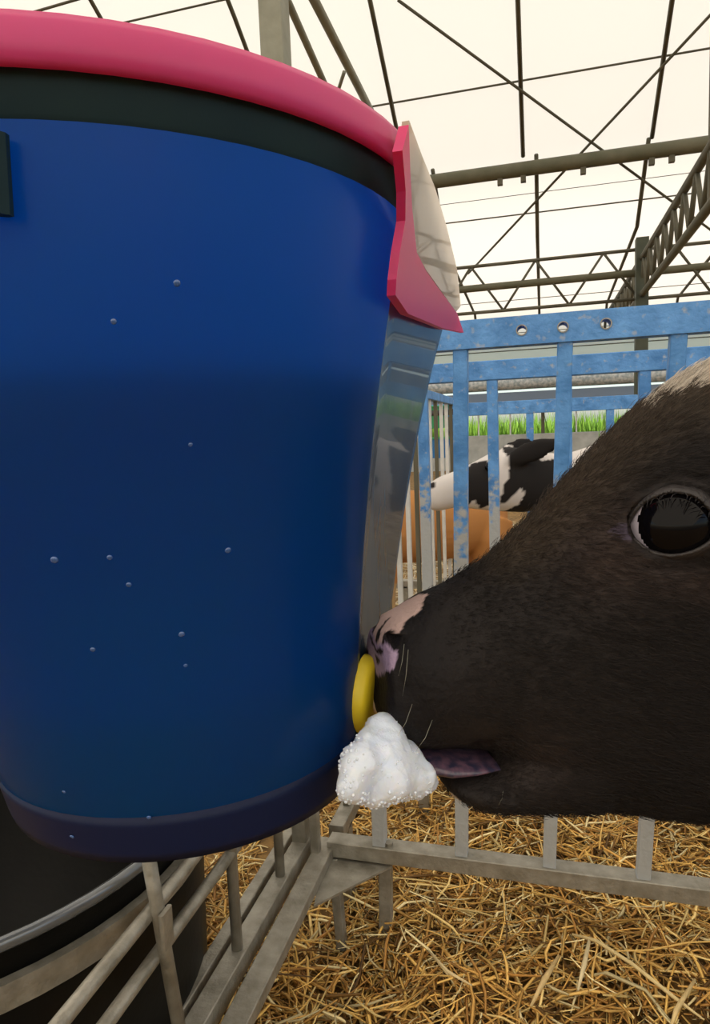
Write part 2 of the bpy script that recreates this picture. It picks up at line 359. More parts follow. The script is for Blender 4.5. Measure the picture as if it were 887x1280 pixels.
# top rail with three real holes: front and rear plates cut round the holes plus top and bottom plates
hc = [ony(x, y, YTp) for x, y in ((652, 413), (703, 408), (756, 404))]
def holed_rail():
    bm = bmesh.new(); h = .042; dpt = .03; x0, x1 = xl, 1.05; r = .0068
    cx = [p.x for p in hc]
    for fy in (YTp-dpt/2, YTp+dpt/2):
        edges = [x0]
        for c in cx: edges += [c-h/2, c+h/2]
        edges += [x1]
        for i in range(0, len(edges), 2):
            a, b = edges[i], edges[i+1]; bm.faces.new([bm.verts.new((x, fy, ztp+z)) for x, z in ((a, -h/2), (b, -h/2), (b, h/2), (a, h/2))])
        for c in cx:
            K = 24; inn = []; out = []
            for k in range(K):
                a = 2*math.pi*k/K; ca, sa = math.cos(a), math.sin(a); m_ = max(abs(ca), abs(sa)); inn.append(bm.verts.new((c+r*ca, fy, ztp+r*sa))); out.append(bm.verts.new((c+h/2*ca/m_, fy, ztp+h/2*sa/m_)))
            for k in range(K): bm.faces.new((inn[k], inn[(k+1) % K], out[(k+1) % K], out[k]))
    for z in (-h/2, h/2):
        bm.faces.new([bm.verts.new(v) for v in ((x0, YTp-dpt/2, ztp+z), (x1, YTp-dpt/2, ztp+z), (x1, YTp+dpt/2, ztp+z), (x0, YTp+dpt/2, ztp+z))])
    for c in cx:   # sleeve
        K = 16
        A = [bm.verts.new((c+r*math.cos(2*math.pi*k/K), YTp-dpt/2-.001, ztp+r*math.sin(2*math.pi*k/K))) for k in range(K)]
        B = [bm.verts.new((v.co.x, YTp+dpt/2+.001, v.co.z)) for v in A]
        for k in range(K): bm.faces.new((A[k], A[(k+1) % K], B[(k+1) % K], B[k]))
    bmesh.ops.remove_doubles(bm, verts=bm.verts, dist=.0001)
    return bm
bmo('top_rail', holed_rail(), M['blue'], fp)
for c in hc:
    bm = bmesh.new(); K = 20
    for k in range(K):
        a, b = 2*math.pi*k/K, 2*math.pi*(k+1)/K
        q = [bm.verts.new((c.x+rr*math.cos(t), YTp-.0165, ztp+rr*math.sin(t))) for rr, t in ((.0066, a), (.0082, a), (.0082, b), (.0066, b))]
        bm.faces.new(q)
    bmesh.ops.remove_doubles(bm, verts=bm.verts, dist=.0001); bmo('hole_rim', bm, M['galv'], fp)
BARo('bottom_rail', (-.40, YB, zb_), (1.2, YB, zb_), .036, M['galv'], fp, ht=.03)
for k, x in enumerate(bx):
    xt = x+.028
    if x > -.28 or True:
        BARo('upright', (x, YB, zb_+.012), (xt, YTp, ztp-.02), .022 if k else .024, M['blue_fade'], fp, upv=(0, 1, 0))
for x in (-.292, .45, 1.1):
    BARo('foot', (x, YB+.002, zb_-.015), (x-.004, YB, .03), .023, M['galv'], fp, upv=(0, 1, 0))
BARo('corner_foot', (-.39, YB-.01, zb_-.02), (-.372, YB-.04, .04), .018, M['galv'], fp, upv=(0, 1, 0))
bm = bmesh.new(); tube(bm, [(-.283, YB-.004, zb_+.014), (-.283, YB-.004, zb_+.021)], .008, 6); bmo('bolt_head', bm, M['galv'], fp)
# gusset plate in the corner
a_, b_, c_ = onz(405, 1066, zb_-.02), onz(490, 1082, zb_-.02), onz(392, 1132, zb_-.02)
bm = bmesh.new()
T = [bm.verts.new(v) for v in (a_, b_, c_)]; Bv = [bm.verts.new(v-Vector((0, 0, .004))) for v in (a_, b_, c_)]
bm.faces.new(T); bm.faces.new(Bv[::-1])
for i in range(3): bm.faces.new((T[i], Bv[i], Bv[(i+1) % 3], T[(i+1) % 3]))
bmo('gusset_plate', bm, M['galv'], fp)

# second panel further back
Y2 = 1.62
p2 = panel('fence_panel', (.2, Y2, 0), 'second blue fence panel, its rail just below the holed rail, before the spotted calf')
z2r = (ony(540, 466, Y2).z+ony(830, 452, Y2).z)/2
BARo('top_rail', (-.36, Y2, z2r), (1.4, Y2, z2r), .03, M['blue'], p2, ht=.044)
BARo('bottom_rail', (-.36, Y2, .22), (1.4, Y2, .22), .03, M['galv'], p2)
x0 = ony(615, 480, Y2).x; dx = (ony(805, 480, Y2).x-x0)/2
for k in range(-1, 8):
    BARo('upright', (x0+dx*k, Y2, .23), (x0+dx*k, Y2, z2r-.02), .024, M['blue_fade'], p2, upv=(0, 1, 0))
for x in (-.3, 1.3): BARo('foot', (x, Y2, .21), (x, Y2, .02), .024, M['galv'], p2, upv=(0, 1, 0))
# third panel
Y3 = 3.4
p3 = panel('fence_panel', (.2, Y3, 0), 'farthest blue fence panel, its thin rail crossing just above the green strip')
z3r = ony(690, 507, Y3).z
BARo('top_rail', (-.75, Y3, z3r), (2.2, Y3, z3r), .04, M['blue'], p3, ht=.062)
BARo('bottom_rail', (-.75, Y3, .22), (2.2, Y3, .22), .04, M['galv'], p3)
x0 = ony(662, 530, Y3).x; dx = ony(762, 530, Y3).x-x0
for k in range(-1, 6):
    BARo('upright', (x0+dx*k, Y3, .23), (x0+dx*k, Y3, z3r-.03), .034, M['blue'], p3, upv=(0, 1, 0))
for x in (-.7, 2.1): BARo('foot', (x, Y3, .21), (x, Y3, .02), .04, M['galv'], p3, upv=(0, 1, 0))
# side panel receding behind the corner
ps = panel('fence_panel', (-.40, 2.2, 0), 'whitish side fence panel receding beyond the corner left of the spotted calf')
BARo('top_rail', (-.40, 1.2, 1.13), (-.40, 3.3, 1.13), .03, M['blue'], ps)
BARo('bottom_rail', (-.40, 1.2, .22), (-.40, 3.3, .22), .03, M['galv'], ps)
for k in range(14):
    y = 1.28+.152*k; BARo('upright', (-.40, y, .23), (-.40, y, 1.12), .014, M['white_bar'] if k % 3 else M['steel_dark'], ps, upv=(0, 1, 0))
for y in (1.25, 3.25): BARo('foot', (-.40, y, .21), (-.40, y, .02), .03, M['galv'], ps, upv=(0, 1, 0))
# pails hanging far left
for (px, py, r, m, lab) in ((546, 522, .075, 'greenbucket', 'small green pail hanging high on the side fence at the left'), (549, 560, .07, 'bluebucket', 'small blue pail hanging below the green one at the side fence')):
    c = ony(px, py, 3.3); r *= .8; t = thing('pail', c, lab, 'bucket')
    bm = bmesh.new(); bmesh.ops.create_cone(bm, cap_ends=False, segments=20, radius1=r*.72, radius2=r, depth=r*1.7); bmesh.ops.translate(bm, vec=c, verts=bm.verts)
    bmesh.ops.solidify(bm, geom=bm.faces[:], thickness=.004) if False else None
    K = bmesh.ops.create_circle(bm, cap_ends=True, segments=20, radius=r*.72)['verts']; bmesh.ops.translate(bm, vec=c-Vector((0, 0, r*.8)), verts=K)
    bmo('body', bm, M[m], t, True)
    TUBEo('rim', [c+Vector((math.cos(a)*r, math.sin(a)*r, r*.85)) for a in np.linspace(0, 2*math.pi, 21)], .006, M['greenbucket'], t, 6)
    TUBEo('handle', [c+Vector((math.cos(a)*r, 0, r*.85+math.sin(a)*r*1.1)) for a in np.linspace(0, math.pi, 9)], .003, M['cord'], t, 5)
c = ony(545, 516, 3.25)
TUBEo('rail_hook', [c-Vector((.12, 0, 0)), c+Vector((.08, 0, 0))], .014, M['cord'], ps)

# near side panel (left, towards the camera)
XB = -.45
pn = panel('fence_panel', (XB, .8, 0), 'grey galvanised side panel running from the corner to the camera beside the black tub')
BARo('bottom_rail', (XB, .30, .222), (XB, 1.17, .222), .030, M['galv'], pn, ht=.034)
BARo('bottom_rail', (XB-.034, .30, .226), (XB-.034, 1.17, .226), .020, M['galv'], pn, ht=.024)
BARo('top_rail', (XB, .30, 1.04), (XB, 1.17, 1.04), .03, M['galv'], pn)
TUBEo('cross_rod', [(XB, .30, .452), (XB, 1.17, .452)], .0085, M['galv'], pn, 10)
TUBEo('cross_rod', [(XB, .30, .392), (XB, 1.17, .392)], .0085, M['galv'], pn, 10)
TUBEo('upright', [onx(223.8, 1285, XB+.012), onx(178, 1030, XB+.012)], .0085, M['galv'], pn, 10)
for y in (.855, 1.03):
    TUBEo('upright', [(XB+.012*(y < .8), y, .235), (XB+.012*(y < .8), y, 1.03)], .0085, M['galv'], pn, 10)
cp = onx(208, 1160, XB+.024)
BARo('clip_plate', cp-Vector((0, 0, .022)), cp+Vector((0, 0, .022)), .022, M['galv'], pn, ht=.006, upv=(1, 0, 0))
BARo('end_post', (XB, 1.14, .20), (XB, 1.14, 1.06), .028, M['galv'], pn, upv=(0, 1, 0))
BARo('end_post', (XB, .32, .03), (XB, .32, 1.06), .028, M['galv'], pn, upv=(0, 1, 0))
pf = panel('fence_panel', (-.40, .8, 0), 'flat grey rail panel right of the side panel, ending at the gusset corner')
BARo('bottom_rail', (-.402, .32, .214), (-.408, 1.175, .214), .036, M['galv'], pf, ht=.022)
BARo('end_post', (-.418, 1.13, .225), (-.418, 1.13, 1.06), .016, M['galv'], pf, upv=(0, 1, 0))
for y in (.4,): BARo('foot', (-.405, y, .205), (-.40, y, .02), .02, M['galv'], pf, upv=(0, 1, 0))
TUBEo('top_rod', [(-.418, 1.13, 1.05), (-.418, .36, 1.02)], .008, M['galv'], pf)
TUBEo('upright', [(-.41, .37, .22), (-.418, .37, 1.03)], .008, M['galv'], pf)

# ------------------------------------------------------------ black tub
tc = Vector((-.802, .73, 0)); R = .342
t = thing('black_tub', tc, 'large black round tub held in a galvanised hoop under the blue bucket', 'tub')
def lathe(prof, c, n=64, close=False):
    bm = bmesh.new(); rings = []
    for r_, z_ in prof: rings.append([bm.verts.new((c[0]+r_*math.cos(2*math.pi*k/n), c[1]+r_*math.sin(2*math.pi*k/n), z_)) for k in range(n)])
    for A, B in zip(rings, rings[1:]):
        for k in range(n): bm.faces.new((A[k], A[(k+1) % n], B[(k+1) % n], B[k]))
    if close:
        for k in range(n): bm.faces.new((rings[-1][k], rings[-1][(k+1) % n], rings[0][(k+1) % n], rings[0][k]))
    return bm, rings
bm, rg = lathe([(.001, .05), (.315, .05), (.32, .06), (R-.012, .43), (R-.012, .488), (R-.004, .492), (R-.020, .494), (R-.024, .47), (.305, .075), (.001, .07)], tc); bmo('shell', bm, M['black'], t, True)
bm, rg = lathe([(R+.006*math.cos(a)-.006, .494+.008*math.sin(a)) for a in np.linspace(0, 2*math.pi, 13)[:-1]], tc, close=True); bmo('rolled_rim', bm, mat('highlit_black_rim', (.16, .17, .18), .22, .5), t, True)  # highlight along the black rim is put into a grey base colour
bm, rg = lathe([(R-.010, .425), (R+.002, .425), (R+.002, .455), (R-.010, .455)], tc, close=True); bmo('galvanised_hoop', bm, M['galv'], t, False)

# ------------------------------------------------------------ the bucket
ZT, ZB = 1.130, .835
def section(f, grow=0, n=72, split=False):
    # f 0 bottom .. 1 top
    cx = -.176+f*(-.222+.176); cy = .302+f*(.334-.302); bend = .0065*math.sin(math.pi*min(max(f, 0), 1)); r = .086+f*(.168-.086)+grow-bend
    xf = -.090+f*(-.057+.090)+grow-bend; xfar = xf-f*.026; ye = .355+max(f, 0)**1.1*(.70-.355)+grow
    pts = []
    # round near and left side: from flat side (angle 0) clockwise through -90 to -180
    for a in np.linspace(0, -math.pi, 37): pts.append((cx+r*math.cos(a), cy+r*math.sin(a)))
    # shift start so it meets the flat side
    x_end = cx-r
    # left far side back towards the far end of the flat side
    yl = cy
    for t_ in np.linspace(0, 1, 22)[1:-1]:
        a = math.pi-t_*math.pi/2*1.0; mx = (x_end+xfar)/2
        pts.append((xfar+(x_end-xfar)*(math.cos(t_*math.pi/2))**.8, yl+(ye-yl)*(math.sin(t_*math.pi/2))**.9))
    # rounded far corner + flat side back
    for t_ in np.linspace(0, 1, 16): 
        y = ye+(cy-ye)*t_; pts.append((xfar+(xf-xfar)*t_, y))
    return [Vector((x, y, 0)) for x, y in pts[:-1]]
def loft(levels, cap0=True, cap1=False):
    bm = bmesh.new(); rings = []
    for sec, z in levels: rings.append([bm.verts.new((p.x, p.y, z)) for p in sec])
    n = len(rings[0])
    for A, B in zip(rings, rings[1:]):
        for k in range(n): bm.faces.new((A[k], A[(k+1) % n], B[(k+1) % n], B[k]))
    if cap0: bm.faces.new(rings[0][::-1])
    if cap1: bm.faces.new(rings[-1])
    return bm
bk = thing('feeding_bucket', (-.2, .33, ZB), 'large blue translucent milk feeding bucket with pink rim at the left', 'bucket')
fz = lambda z: (z-ZB)/(ZT-ZB)
NS = len(section(1)); flat_idx = NS-15
def wall_obj():
    zs_ = list(np.linspace(.853, ZT-.004, 20)); bm = bmesh.new(); rings = []
    for z in zs_: rings.append([bm.verts.new((p.x, p.y, z)) for p in section(fz(z), -.004*fz(z))])
    for z in list(np.linspace(ZT-.004, .858, 16)): rings.append([bm.verts.new((p.x, p.y, z)) for p in section(fz(z), -.007)])
    for A, B in zip(rings, rings[1:]):
        for k in range(NS):
            f = bm.faces.new((A[k], A[(k+1) % NS], B[(k+1) % NS], B[k])); f.material_index = 1 if k >= NS-16 else 0
    o = bmo('wall', bm, M['pail'], bk, True); o.data.materials.append(M['flat']); return o
wall_obj()
bm = loft([(section(0, -.006), ZB+.006), (section(0, 0), ZB+.0)]+[(section(fz(z), .0006), z) for z in (ZB+.004, .842, .850, .8545)], True, True)
bmo('base_skirt', bm, M['skirt'], bk, True)
bm = loft([(section(fz(z), g_), z) for z, g_ in ((ZT-.0285, -.0036), (ZT-.027, -.0028), (ZT-.01, -.0022), (ZT-.002, -.003))], False, False); bmo('collar_band', bm, M['teal'], bk, True)
# milk inside
bm = loft([(section(fz(z), -.0105), z) for z in np.linspace(.892, 1.028, 14)], True, True); bmo('milk', bm, M['milk'], bk, True)
# pink rim, from the far left round the near side to the near corner
def rim_piece():
    bm = bmesh.new(); S = section(1, 0); S2 = section(1, .009); S3 = section(1, .006); S0 = section(1, -.012)
    S4 = section(1, .008)
    G = lambda g_: section(1, g_)
    prof = [(G(-.012), ZT-.012), (G(-.012), ZT-.003), (G(-.008), ZT), (G(-.003), ZT), (G(-.0005), ZT-.0035), (G(.0005), ZT-.010), (G(.0005), ZT-.0155), (G(-.002), ZT-.0168), (G(-.003), ZT-.016)]
    K = flat_idx-4
    rings = [[bm.verts.new((s[k].x, s[k].y, z)) for k in range(2, K+4)] for s, z in prof]
    n = len(rings[0])
    for A, B in zip(rings, rings[1:]):
        for k in range(n-1): bm.faces.new((A[k], A[k+1], B[k+1], B[k]))
    for k in range(n-1): bm.faces.new((rings[-1][k], rings[-1][k+1], rings[0][k+1], rings[0][k]))
    bm.faces.new([r_[0] for r_ in rings]); bm.faces.new([r_[-1] for r_ in rings][::-1])
    return bm
bmo('rim', rim_piece(), M['pink'], bk, True)
# stepped pink flange down the flat side: follows the photograph's outline on the plane of the flat side
def onflat(px, py, off=0):
    # flat side plane: x = a + b*(y) + c*z ; solve along the ray
    d = ray(px, py); lo, hi = .05, 1.2
    def g(t):
        p = C+d*t; f = fz(p.z); xf = -.090+f*.033-.0065*math.sin(math.pi*min(max(f, 0), 1)); ye = .355+max(f, 0)**1.1*.345; cy = .302+f*.032
        return p.x-(xf-f*.026*(p.y-cy)/(ye-cy))-off
    prev = g(lo)
    for i in range(1, 600):
        t = lo+(hi-lo)*i/600; v = g(t)
        if prev*v <= 0: return C+d*t
        prev = v
    return C+d*.4
def strip(name, outer, inner, off, th, m, n=4):
    bm = bmesh.new(); A = [onflat(*p, off) for p in outer]; B = [onflat(*p, off) for p in inner]
    nrm = Vector((th, 0, 0)); R_ = []
    for a, b in zip(A, B): R_.append([bm.verts.new(v) for v in (a+nrm, b+nrm, b, a)])
    for P, Q in zip(R_, R_[1:]):
        for k in range(4): bm.faces.new((P[k], P[(k+1) % 4], Q[(k+1) % 4], Q[k]))
    bm.faces.new(R_[0]); bm.faces.new(R_[-1][::-1]); bmesh.ops.recalc_face_normals(bm, faces=bm.faces)
    return bmo(name, bm, m, bk, False)
strip('rim_step', [(498, 158), (501, 216), (504, 262), (511, 317), (524, 340), (542, 363), (566, 392), (575, 416)], [(490, 190), (495, 240), (495, 277), (488, 317), (484, 350), (483, 370), (500, 393), (548, 411)], .002, .004, M['pink'])
strip('hanging_plate', [(502, 152), (519, 195), (537, 236), (552, 282), (567, 338), (572, 383)], [(501, 168), (503, 225), (506, 270), (513, 315), (526, 338), (566, 390)], .0015, .003, M['plate'])
# hook over the side panel rail, lug on the near side
bm = bmesh.new(); bar(bm, (-.384, .36, 1.10), (-.478, .36, 1.10), .04, .006); bar(bm, (-.476, .36, 1.102), (-.476, .36, 1.03), .04, .006, upv=(0, 1, 0)); bmo('hook', bm, M['galv'], bk)
a = onz(-6, 168, 1.085); b = onz(-4, 272, 1.055)
def onwall(px, py, off=.0):
    d = ray(px, py)
    for i in range(100, 900):
        p = C+d*(i*.0005); f = fz(p.z); cx = -.176-f*.046; cy = .302+f*.032; r_ = .086+f*.082
        if (Vector((p.x-cx, p.y-cy))).length <= r_+off: return p, Vector((p.x-cx, p.y-cy, -.05)).normalized()
    return None, None
A, na = onwall(-17, 165); B, nb = onwall(-10, 268)
if A: bmo('handle_lug', bar(bmesh.new(), A, B, .012, .008, upv=na, bev=.003), M['teal'], bk)
# droplets
for (px, py, s) in ((221, 354, 6), (68, 700, 7), (285, 688, 6), (137, 697, 5), (116, 812, 5), (227, 793, 6), (161, 731, 5), (186, 1022, 5), (90, 1046, 5), (238, 556, 4), (142, 402, 5), (232, 832, 4), (80, 990, 4)):
    A, na = onwall(px, py)
    if not A: continue
    bm = bmesh.new(); bmesh.ops.create_icosphere(bm, subdivisions=2, radius=s/850*.2*.9)
    q = na.to_track_quat('Z', 'Y').to_matrix()
    for v in bm.verts:
        v.co = q@Vector((v.co.x, v.co.y, v.co.z*.45))+A
    bmo('milk_drop', bm, mat('drop', (.03, .10, .30), .15, coat=1) if 'drop' not in bpy.data.materials else bpy.data.materials['drop'], bk, True)
# yellow teat collar and teat
tcn = onflat(452, 866, .0)
bm = bmesh.new(); prof = [(.0, .0075), (.012, .0075), (.0175, .0065), (.0195, .0045), (.0195, -.001)]
def disc(bm, c, ax, prof, n=32):
    d, s, t = frame(ax); rings = [[bm.verts.new(c+d*h+(s*math.cos(2*math.pi*k/n)+t*math.sin(2*math.pi*k/n))*max(r_, .0001)) for k in range(n)] for r_, h in prof]
    for A, B in zip(rings, rings[1:]):
        for k in range(n): bm.faces.new((A[k], A[(k+1) % n], B[(k+1) % n], B[k]))
disc(bm, tcn, (1, 0, -.12), prof); bmo('teat_collar', bm, M['yellow'], bk, True)
bm = bmesh.new(); disc(bm, tcn, (1, .35, -.45), [(.0001, .050), (.004, .049), (.007, .044), (.007, .03), (.007, .01), (.008, .003), (.008, -.001)]); bmo('teat', bm, M['rubber'], bk, True)

# ------------------------------------------------------------ calves
def ring(bm, c, upv, side, hu, hd, hw, e=2.2, n=28):
    out = []
    for k in range(n):
        a = 2*math.pi*k/n; ca, sa = math.cos(a), math.sin(a)
        x = math.copysign(abs(ca)**(2/e), ca)*hw; y = math.copysign(abs(sa)**(2/e), sa); y *= hu if y > 0 else hd
        out.append(bm.verts.new(c+side*x+upv*y))
    return out
def skinloft(bm, st):
    rings = [ring(bm, *s) for s in st]; n = len(rings[0])
    for A, B in zip(rings, rings[1:]):
        for k in range(n): bm.faces.new((A[k], A[(k+1) % n], B[(k+1) % n], B[k]))
    bm.faces.new(rings[0][::-1]); bm.faces.new(rings[-1])
def limb(bm, pts, rs): tube(bm, pts, rs, 14)
def blob(bm, c, rx, ry, rz, mt=None):
    s = bmesh.ops.create_icosphere(bm, subdivisions=3, radius=1)['verts']
    for v in s:
        p = Vector((v.co.x*rx, v.co.y*ry, v.co.z*rz)); v.co = (mt@p if mt else p)+c
def remeshed(bm, voxel, smooth, name):
    me = bpy.data.meshes.new('tmp'); bmesh.ops.triangulate(bm, faces=bm.faces); bmesh.ops.recalc_face_normals(bm, faces=bm.faces); bm.to_mesh(me); bm.free()
    o = bpy.data.objects.new('tmp', me); col.objects.link(o)
    r_ = o.modifiers.new('r', 'REMESH'); r_.mode = 'VOXEL'; r_.voxel_size = voxel; r_.adaptivity = 0
    s = o.modifiers.new('s', 'SMOOTH'); s.factor = .5; s.iterations = smooth
    dg = bpy.context.evaluated_depsgraph_get(); dg.update(); m2 = bpy.data.meshes.new_from_object(o.evaluated_get(dg)); m2.name = name
    bpy.data.objects.remove(o); return m2
def coords(me): a = np.empty(len(me.vertices)*3, 'f'); me.vertices.foreach_get('co', a); return a.reshape(-1, 3).astype('d')
def inpoly(x, y, poly):
    r_ = np.zeros(x.shape, bool); n = len(poly)
    for i in range(n):
        x1, y1 = poly[i]; x2, y2 = poly[(i+1) % n]
        c = ((y1 > y) != (y2 > y)) & (x < (x2-x1)*(y-y1)/((y2-y1) or 1e-9)+x1); r_ ^= c
    return r_
def segdist(x, y, pl):
    d = np.full(x.shape, 1e9)
    for (x1, y1), (x2, y2) in zip(pl, pl[1:]):
        dx_, dy_ = x2-x1, y2-y1; t = np.clip(((x-x1)*dx_+(y-y1)*dy_)/(dx_*dx_+dy_*dy_), 0, 1); d = np.minimum(d, np.hypot(x-x1-t*dx_, y-y1-t*dy_))
    return d
def fbm(P, s):
    return np.array([noise.noise(Vector(p)*s) for p in P])
def setcol(me, cc, name='tint'):
    at = me.color_attributes.new(name, 'FLOAT_COLOR', 'POINT'); a = np.ones((len(cc), 4), 'f'); a[:, :3] = cc; at.data.foreach_set('color', a.ravel())
UPV = Vector((0, 0, 1))
def calf_body(bm, T, hd=1.0):
    # generic body in local coordinates: faces -x ; T maps local to world (matrix)
    X = lambda x, y, z: T@Vector((x, y, z)); sc = T.to_scale()[0]; Sd = (T.to_3x3()@Vector((0, 1, 0))).normalized(); Ax = (T.to_3x3()@Vector((1, 0, 0))).normalized()
    st = [(-.02, .70, .10, .08), (.04, .69, .16, .115), (.15, .665, .185, .145), (.30, .65, .185, .165), (.48, .65, .185, .17), (.62, .665, .18, .155), (.73, .68, .16, .13), (.80, .70, .10, .08), (.82, .71, .05, .04)]
    skinloft(bm, [(X(x, 0, z), UPV, Sd, h*sc, h*sc, w_*sc, 2.2) for x, z, h, w_ in st])
    for s in (-1, 1):
        limb(bm, [X(.09, s*.085, .64), X(.08, s*.09, .50), X(.07, s*.085, .33), X(.075, s*.08, .29), X(.075, s*.08, .12), X(.06, s*.08, .055), X(.05, s*.08, .0)], [.075*sc, .055*sc, .034*sc, .034*sc, .022*sc, .028*sc, .036*sc])
        limb(bm, [X(.70, s*.08, .66), X(.66, s*.10, .54), X(.63, s*.095, .44), X(.73, s*.09, .33), X(.72, s*.085, .27), X(.69, s*.08, .12), X(.67, s*.08, .05), X(.65, s*.08, .0)], [.11*sc, .095*sc, .06*sc, .036*sc, .03*sc, .023*sc, .028*sc, .036*sc])
    limb(bm, [X(.80, 0, .76), X(.84, 0, .72), X(.85, .01, .60), X(.85, .01, .42), X(.85, .015, .34)], [.02*sc, .016*sc, .012*sc, .018*sc, .006*sc])

# --- main calf
Ncen = C+ray(468, 850)*.33
ang = math.radians(12)
H = (r0*math.cos(ang)+f0*math.sin(ang)).normalized(); S = Vector((H.y, -H.x, 0)).normalized()   # S towards the camera
if S.dot(C-Ncen) < 0: S = -S
def HP(px, py, off=0):
    d = ray(px, py); t = (Ncen-C).dot(S)/d.dot(S); return C+d*t+S*off
hb = bmesh.new()
def HS(tp, bt, hw, e=2.2):
    a = HP(*tp); b = HP(*bt); u_ = (a-b).normalized(); h = (a-b).length/2; return ((a+b)/2, u_, S, h, h, hw, e)
skinloft(hb, [HS((472, 822), (470, 862), .012), HS((469, 803), (469, 878), .021, 2.6), HS((473, 788), (474, 897), .0265, 2.6), HS((484, 774), (488, 913), .031, 2.5), HS((503, 762), (510, 924), .0335, 2.4),
    HS((528, 744), (538, 928), .034), HS((560, 730), (575, 929), .0335), HS((610, 699), (618, 934), .034), HS((660, 653), (668, 978), .037), HS((705, 606), (722, 1000), .042), HS((755, 556), (780, 1006), .047, 2.4),
    HS((808, 505), (838, 1012), .051, 2.5), HS((868, 462), (905, 1016), .055, 2.5), HS((935, 430), (975, 1012), .058, 2.4), HS((1010, 430), (1040, 1000), .056)])
skinloft(hb, [HS((544, 958), (545, 968), .010), HS((552, 951), (556, 983), .021), HS((576, 946), (582, 992), .0275), HS((600, 942), (606, 997), .029), HS((622, 925), (626, 999), .029), HS((655, 900), (660, 1002), .030), HS((720, 850), (725, 1003), .034)])
blob(hb, HP(838, 655, .036), .034, .022, .030, None)
# ears (out of frame but part of the animal)
bscale = .80
hx = HP(975, 720)
for s in (-1, 1):
    e0 = HP(985, 520, s*.045); e1 = e0+S*s*.075+H*.035+UPV*.01
    skinloft(hb, [(e0.lerp(e1, t_), H, UPV, a_, a_, b_, 2.0) for t_, a_, b_ in ((0, .014, .014), (.3, .026, .010), (.6, .028, .008), (.85, .018, .006), (1, .004, .003))])
# neck then body
bdir = Vector((1, .04, 0)).normalized()
n0 = HP(960, 720); b0 = Vector((.47, n0.y+.06, 0))
T = Matrix.Translation((b0.x, b0.y, .045)) @ Matrix.Rotation(math.atan2(bdir.y, bdir.x), 4, 'Z') @ Matrix.Scale(bscale*1.25, 4)
c1 = T@Vector((.06, 0, .72))
sc_ = T.to_scale()[0]
skinloft(hb, [(n0, UPV, S, .10, .10, .052, 2.2), (n0.lerp(c1, .35), UPV, S, .105, .105, .06, 2.2), (n0.lerp(c1, .7), UPV, S, .13, .13, .08, 2.2), (c1, UPV, S, .15, .17, .10, 2.2)])
calf_body(hb, T)
me = remeshed(hb, .0018, 8, 'calf_body')
P = coords(me)
side = (P-np.array(Ncen))@np.array(S); sgn = np.where(side >= 0, 1, -1)
Pm = P+np.outer(np.where(side < 0, -2*side, 0), np.array(S)); px, py = projn(Pm)   # mirrored to the near side so both cheeks match
head = (px < 1100) & (py > 350) & (py < 1100) & ((P@np.array(H))-(np.array(Ncen)@np.array(H)) < .32)
aside = np.abs(side)
near = np.clip((aside-.008)/.012, 0, 1)*head
def carve(pl, wpx, dep):
    d = segdist(px, py, pl); w_ = np.exp(-(d/wpx)**2)*near*dep
    P[:] -= np.outer(w_*sgn, np.array(S))
carve([(560, 941), (600, 938)], 4, .006)
carve([(598, 934), (612, 934), (625, 950), (636, 972), (640, 996)], 6, .0035)
carve([(604, 938), (640, 925)], 10, .0015)
carve([(505, 800), (500, 830), (505, 865)], 9, .0025)
carve([(560, 800), (600, 760), (660, 720)], 30, .004)
carve([(700, 760), (760, 720)], 30, .002)
carve([(668, 690), (672, 650), (700, 625)], 14, .002)
carve([(790, 625), (838, 598), (880, 608)], 6, -.0022)
carve([(800, 612), (840, 590), (885, 598)], 4, .0022)
carve([(800, 706), (840, 712), (885, 704)], 5, .0018)
carve([(482, 795), (488, 797), (494, 803)], 7, .013)
carve([(476, 786), (490, 784), (500, 794)], 5, -.002)
carve([(520, 780), (512, 830), (520, 880), (545, 915)], 12, .0015)
carve([(560, 990), (600, 1000)], 15, -.002)
# eye socket
ed = ((px-840)/52)**2+((py-655)/36)**2
P -= np.outer(np.clip(1.15-ed, 0, 1)**.5*.011*sgn*near, np.array(S))
# fine wrinkles
me.vertices.foreach_set('co', P.astype('f').ravel()); me.update()
hn = np.zeros(len(P)); idx = np.where(head)[0]
hn[idx] = fbm(P[idx], 120)
na_ = np.where(px < 545, 2.5, 7); mx_ = px+hn*na_; my_ = py+hn*na_
colr = np.tile(np.array([.0155, .0125, .0118]), (len(P), 1))
hb_ = np.where(head, np.clip(fbm(P, 9)*.5+.5, 0, 1), .5); colr = colr*(.75+.55*hb_[:, None])
def paint(mask, c, a=1.0): colr[mask] = colr[mask]*(1-a)+np.array(c)*a
# brownish skin around the eye and jaw
brown = np.exp(-(((px-760)/55)**2+((py-690)/60)**2))*head+np.exp(-(((px-670)/50)**2+((py-950)/40)**2))*head*.5+np.exp(-(((px-870)/60)**2+((py-730)/25)**2))*head*.8
colr[:] = colr+brown[:, None]*np.array([.026, .016, .013])
mz = np.clip((590-px)/60, 0, 1)*head; colr = colr*(1-mz[:, None])+np.array([.0085, .0072, .0078])*mz[:, None]
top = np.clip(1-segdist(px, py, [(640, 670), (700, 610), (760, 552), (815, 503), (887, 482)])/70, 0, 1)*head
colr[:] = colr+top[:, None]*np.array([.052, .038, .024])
white = inpoly(mx_, my_, [(812, 512), (822, 500), (845, 489), (887, 477), (1010, 470), (1010, 300), (806, 300)]) & head
paint(white, (.62, .56, .48))
paint(inpoly(mx_, my_, [(470, 808), (476, 786), (500, 758), (530, 738), (535, 742), (524, 764), (508, 776), (497, 793)]) & head, (.50, .36, .33))
